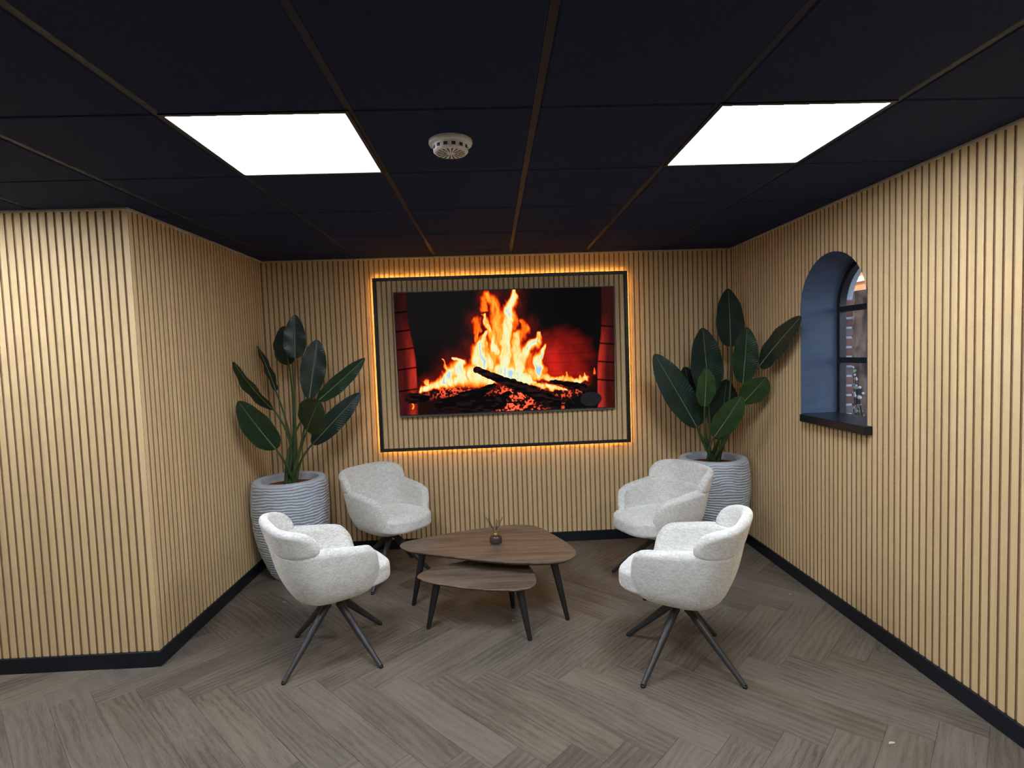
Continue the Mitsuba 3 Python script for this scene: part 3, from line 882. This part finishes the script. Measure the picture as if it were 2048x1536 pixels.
table('coffee_table', BIG, .350, .022, .004, 2, [((-.552, 3.371), (-.480, 3.372)), ((.385, 3.081), (.318, 3.125)), ((.13, 3.69), (.10, 3.62))],
      'larger dark wood coffee table with a rounded triangular top, carrying the reed diffuser')
table('coffee_table_001', SMALL, .275, .020, .011, 5, [((-.423, 3.063), (-.365, 3.085)), ((.150, 2.879), (.105, 2.955)), ((.073, 3.266), (.055, 3.215))],
      'smaller lower dark wood coffee table tucked under the larger one, wavy edge')

# ------------------------------------------------------------------ reed diffuser
t = 'reed_diffuser'
MD = T().translate([-.019, 3.436, .3502])
put(t + '__bottle', mikit.ply(lathe([(0, 0), (.030, 0), (.036, .004), (.0395, .016), (.040, .030), (.037, .043), (.030, .051), (.018, .055), (.014, .057), (0, .057)], 40), 'm_bottle', smooth=40), 'squat dark brown glass bottle', to=MD)
put(t + '__collar', mikit.ply(lathe([(0, .0565), (.014, .0565), (.0155, .060), (.0135, .066), (.0135, .072), (.019, .078), (.020, .082), (.017, .084), (.010, .082), (0, .080)], 32), 'm_gold', smooth=40), 'gold neck', to=MD)
for (dx, dy, h_) in ((-.058, .01, .165), (-.044, -.02, .170), (.010, .02, .150), (.018, -.01, .148), (.047, .00, .168)):
    put(t + '__reed', mikit.ply(tube([[dx * .06, dy * .06, .074], [dx * .5, dy * .5, .5 * (.06 + h_)], [dx, dy, h_]], .0021, 6), 'm_reed', smooth=40), 'thin brown reed stick' if h_ == .165 else None, to=MD)
tag(t, 'small brown reed diffuser bottle with gold neck on the larger coffee table', 'reed diffuser')

# ------------------------------------------------------------------ planters and plants
def pot_mesh(seed):
    nz, na = 300, 150
    zz = np.linspace(0, 1, nz)
    prof = CubicSpline([0, .03, .15, .35, .58, .80, .95, 1.0], [.140, .150, .186, .232, .258, .262, .252, .246])(zz)
    a = np.linspace(0, 2 * np.pi, na, endpoint=False)
    A, Z = np.meshgrid(a, zz, indexing='ij')
    hgt = .705
    w = meshkit.fbm(np.stack([np.cos(A) * 1.6, np.sin(A) * 1.6, Z * 2.5], -1), seed=seed) * 3.4
    ph = Z * 36 + w
    ridge = np.abs(2 * (ph - np.floor(ph)) - 1)
    ridge = ridge ** .5 + .5 * meshkit.fbm(np.stack([np.cos(A) * 5, np.sin(A) * 5, Z * 60], -1), seed=seed + 2)
    R = prof[None] + .0160 * (ridge - .75) * np.clip((1 - Z) * 40, 0, 1) * np.clip(Z * 25, 0, 1)
    P = np.stack([R * np.cos(A), R * np.sin(A), Z * hgt], -1)
    top = [(.243, .7085), (.236, .711), (.205, .711), (.199, .708), (.197, .70), (.197, .655)]
    ring_ = np.stack([np.stack([r * np.cos(a), r * np.sin(a), np.full(na, z)], -1) for r, z in top], 1)
    bot = np.stack([np.stack([r * np.cos(a), r * np.sin(a), np.full(na, 0.0)], -1) for r in (.001, .136)], 1)
    m = sheet(np.concatenate([bot, P, ring_], 1), close=True)
    m.fix_normals()
    return m


def bez(p0, p1, p2, n):
    s = np.linspace(0, 1, n)[:, None]
    return (1 - s) ** 2 * p0 + 2 * s * (1 - s) * p1 + s ** 2 * p2


def leaf(base, tip, width, yaw=0.0, fold=.18, bend=.06, wide=.42, face=(0, -1.0, .15)):
    """blade from base to tip facing the viewer side (-y), turned by yaw about its own axis"""
    b, t_ = np.array(base, float), np.array(tip, float)
    ax = t_ - b
    Ln = np.linalg.norm(ax)
    ax /= Ln
    n0 = np.array(face, float)
    n0 -= ax * (n0 @ ax)
    n0 /= np.linalg.norm(n0)
    side = np.cross(ax, n0)
    n1 = n0 * math.cos(yaw) + side * math.sin(yaw)
    s1 = np.cross(ax, n1)
    ns, nt = 100, 13
    s = np.linspace(0, 1, ns)
    mid = bez(b, (b + t_) / 2 + n1 * bend * Ln, t_, ns)
    k = math.log(.5) / math.log(wide)
    prof = np.sin(np.pi * np.clip(s, 0, 1) ** k) ** .55
    prof *= np.where(s > .8, 1 - .12 * ((s - .8) / .2) ** 2, 1)
    tt = np.linspace(-1, 1, nt)
    w = width / 2 * prof
    ripple = .0016 * np.sin(2 * np.pi * (s[:, None] * 26 - np.abs(tt)[None] * 2.2)) * np.abs(tt)[None] ** .5 * prof[:, None]
    edge = .006 * np.sin(s[:, None] * 17 + tt[None] * 2) * np.abs(tt)[None] ** 2
    up_ = (np.abs(tt)[None] ** 1.15 * fold * w[:, None] + ripple + edge * prof[:, None])
    P = mid[:, None] + s1[None, None] * (tt[None] * w[:, None])[..., None] + n1[None, None] * up_[..., None]
    m = sheet(P)
    uv = np.stack([np.repeat(s[:, None] * Ln * 2.2, nt, 1), np.repeat((tt[None] + 1) / 2, ns, 0)], -1).reshape(-1, 2)
    rib = tube(mid[2:-4] + n1 * .0012, np.linspace(.0046, .0012, ns - 6), 6)
    return m, uv, rib


def plant(t, root, leaves, lab):
    for q, (base, tip, width, yaw, fold, bend, m_, wide, *face) in enumerate(leaves):
        m, uv, rib = leaf(base, tip, width, yaw, fold, bend, wide, *face)
        k = put(t + '__leaf', mikit.ply(m, m_, smooth=True, uv=uv), 'young light green leaf' if m_ == 'm_leaf_light' else None)
        put(k + '__midrib', mikit.ply(rib, 'm_midrib', smooth=True), 'pale midrib' if q == 0 else None)
        b = np.array(base, float)
        ax = np.array(tip, float) - b
        ax /= np.linalg.norm(ax)
        ang = 2.4 * q
        r0_ = np.array(root, float) + [.034 * math.cos(ang), .03 * math.sin(ang), 0]
        hgt = b[2] - r0_[2]
        path = bez(r0_, b - ax * .55 * hgt if ax[2] > .5 else (r0_ + b) / 2 + [0, 0, .25 * hgt], b + ax * .01, 26)
        rad_ = np.interp(np.linspace(0, 1, 26), [0, .18, .45, 1], [.019, .014, .0085, .0052])
        put(t + '__stem', mikit.ply(tube(path, rad_, 10), 'm_stem', smooth=True), 'green leaf stalk' if q == 0 else None)
    tag(t, lab, 'potted plant')


POTS = [((-1.508, 3.985), 'light grey ridged barrel planter in the left corner behind the front left armchair', 3),
        ((1.672, 4.105), 'light grey ridged barrel planter in the right corner behind the rear right armchair', 14)]
for (px, py), lab, sd in POTS:
    t = fresh('planter')
    put(t + '__body', mikit.ply(pot_mesh(sd), 'm_pot', smooth=50), to=T().translate([px, py, .0003]))
    put(t + '__soil', mikit.ply(lathe([(0, .60), (.1975, .60), (.1975, .655), (.14, .664), (.06, .668), (0, .669)], 40), 'm_soil', smooth=40), 'red brown soil', to=T().translate([px, py, .0]))
    tag(t, lab, 'planter', 'ridged grey planters')
D_, M_, G_ = 'm_leaf_dark', 'm_leaf_mid', 'm_leaf_light'
plant('bird_of_paradise_plant', (-1.500, 3.975, .664), [
    ((-1.400, 3.93, 1.580), (-1.393, 3.96, 1.890), .155, .15, .10, .04, D_, .38),
    ((-1.499, 4.08, 1.535), (-1.540, 4.12, 1.822), .195, -.25, .10, .05, D_, .42),
    ((-1.307, 3.90, 1.285), (-1.241, 3.94, 1.707), .172, .35, .30, .05, D_, .50),
    ((-1.616, 4.10, 1.345), (-1.753, 4.15, 1.685), .120, 1.42, .10, .03, D_, .35),
    ((-1.539, 3.85, 1.225), (-1.735, 3.72, 1.572), .150, -.75, .25, .07, M_, .45),
    ((-1.519, 3.80, .955), (-1.690, 3.66, 1.310), .200, -.05, .08, .06, M_, .42),
    ((-1.300, 3.80, 1.075), (-1.125, 3.56, 1.300), .235, -.05, .06, .05, M_, .48),
    ((-1.261, 3.95, 1.270), (-.920, 3.98, 1.565), .125, .55, .22, .06, M_, .42),
    ((-1.344, 4.02, .945), (-.988, 4.08, 1.308), .150, .25, .14, .06, D_, .45)],
    'tall bird of paradise plant with paddle leaves in the left planter')
plant('bird_of_paradise_plant_001', (1.668, 4.095, .664), [
    ((1.798, 4.05, 1.555), (1.806, 4.10, 1.995), .222, .05, .06, .03, D_, .40),
    ((1.601, 4.00, 1.195), (1.574, 4.02, 1.702), .258, .10, .10, .04, D_, .42),
    ((1.506, 3.98, .962), (1.186, 3.95, 1.520), .220, -.10, .10, .05, D_, .48),
    ((1.514, 3.85, 1.130), (1.501, 3.78, 1.414), .146, .05, .08, .05, G_, .45),
    ((1.810, 3.88, 1.288), (1.835, 3.86, 1.690), .185, -.10, .10, .04, M_, .42),
    ((1.855, 3.72, 1.412), (1.905, 3.29, 1.725), .175, 0.0, .05, .03, D_, .42, (-1.0, -.25, .1)),
    ((1.788, 3.85, 1.140), (1.880, 3.68, 1.335), .180, -.05, .06, .04, G_, .52),
    ((1.560, 3.80, .915), (1.670, 3.60, 1.222), .175, -.05, .06, .05, G_, .48),
    ((1.571, 4.15, .950), (1.500, 4.20, 1.410), .240, .05, .10, .04, D_, .42),
    ((1.745, 4.16, .830), (1.830, 4.20, 1.300), .250, .05, .10, .04, D_, .45)],
    'tall plant with paddle leaves in the right planter, one leaf reaching the window')

# ------------------------------------------------------------------ smoke detector
t = 'smoke_detector'
MS = T().translate([-.124, 2.062, H])
put(t + '__base', mikit.ply(lathe([(0, -.016), (.066, -.016), (.078, -.014), (.0805, -.009), (.0805, 0.0), (0, 0.0)], 56), 'm_white_plastic', smooth=35), to=MS)
put(t + '__body', mikit.ply(lathe([(0, -.044), (.050, -.044), (.059, -.043), (.064, -.038), (.066, -.016), (0, -.016)], 56), 'm_white_plastic', smooth=35), to=MS)
sl = []
for k in range(14):
    for o in (-.055, .055):
        a = 2 * math.pi * k / 14 + o
        m = box(-.0014, .0014, -.0035, .0035, -.034, -.023)
        m.apply_translation((.0645, 0, 0))
        m.apply_transform(trimesh.transformations.rotation_matrix(a, [0, 0, 1]))
        sl.append(m)
for k in range(18):
    a = 2 * math.pi * k / 18
    m = trimesh.creation.extrude_polygon(Polygon([(.016, -.0009), (.052, -.0032), (.052, .0032), (.016, .0009)]), .002)
    m.apply_translation((0, 0, -.0447))
    m.apply_transform(trimesh.transformations.rotation_matrix(a, [0, 0, 1]))
    sl.append(m)
put(t + '__vent_slots', mikit.ply(cat(*sl), 'm_dark_slot'), 'dark vent slots', to=MS)
tag(t, 'round white smoke detector on the black ceiling between the light panels', 'smoke detector')

# ------------------------------------------------------------------ small litter on the floor
def chip(seed, s):
    r = np.random.default_rng(seed)
    p = r.normal(0, 1, (14, 3)) * [s, s * .6, s * .25]
    m = trimesh.convex.convex_hull(p)
    m.apply_translation((0, 0, -m.bounds[0][2] + .0004))
    return m


for (x, y, s, sd, lab) in ((1.495, 1.98, .006, 1, 'pale wood chip on the floor by the right wall, nearest the camera'), (.071, 3.105, .005, 2, 'tiny pale crumb on the floor under the smaller coffee table'),
                           (-1.41, 3.509, .004, 3, 'tiny pale crumb on the floor before the left planter'), (1.80, 3.256, .004, 4, 'tiny pale crumb on the floor close to the right baseboard')):
    k = fresh('floor_crumb')
    put(k, mikit.ply(chip(sd, s), 'm_crumb'), lab, 'crumb', to=T().translate([x, y, 0]))
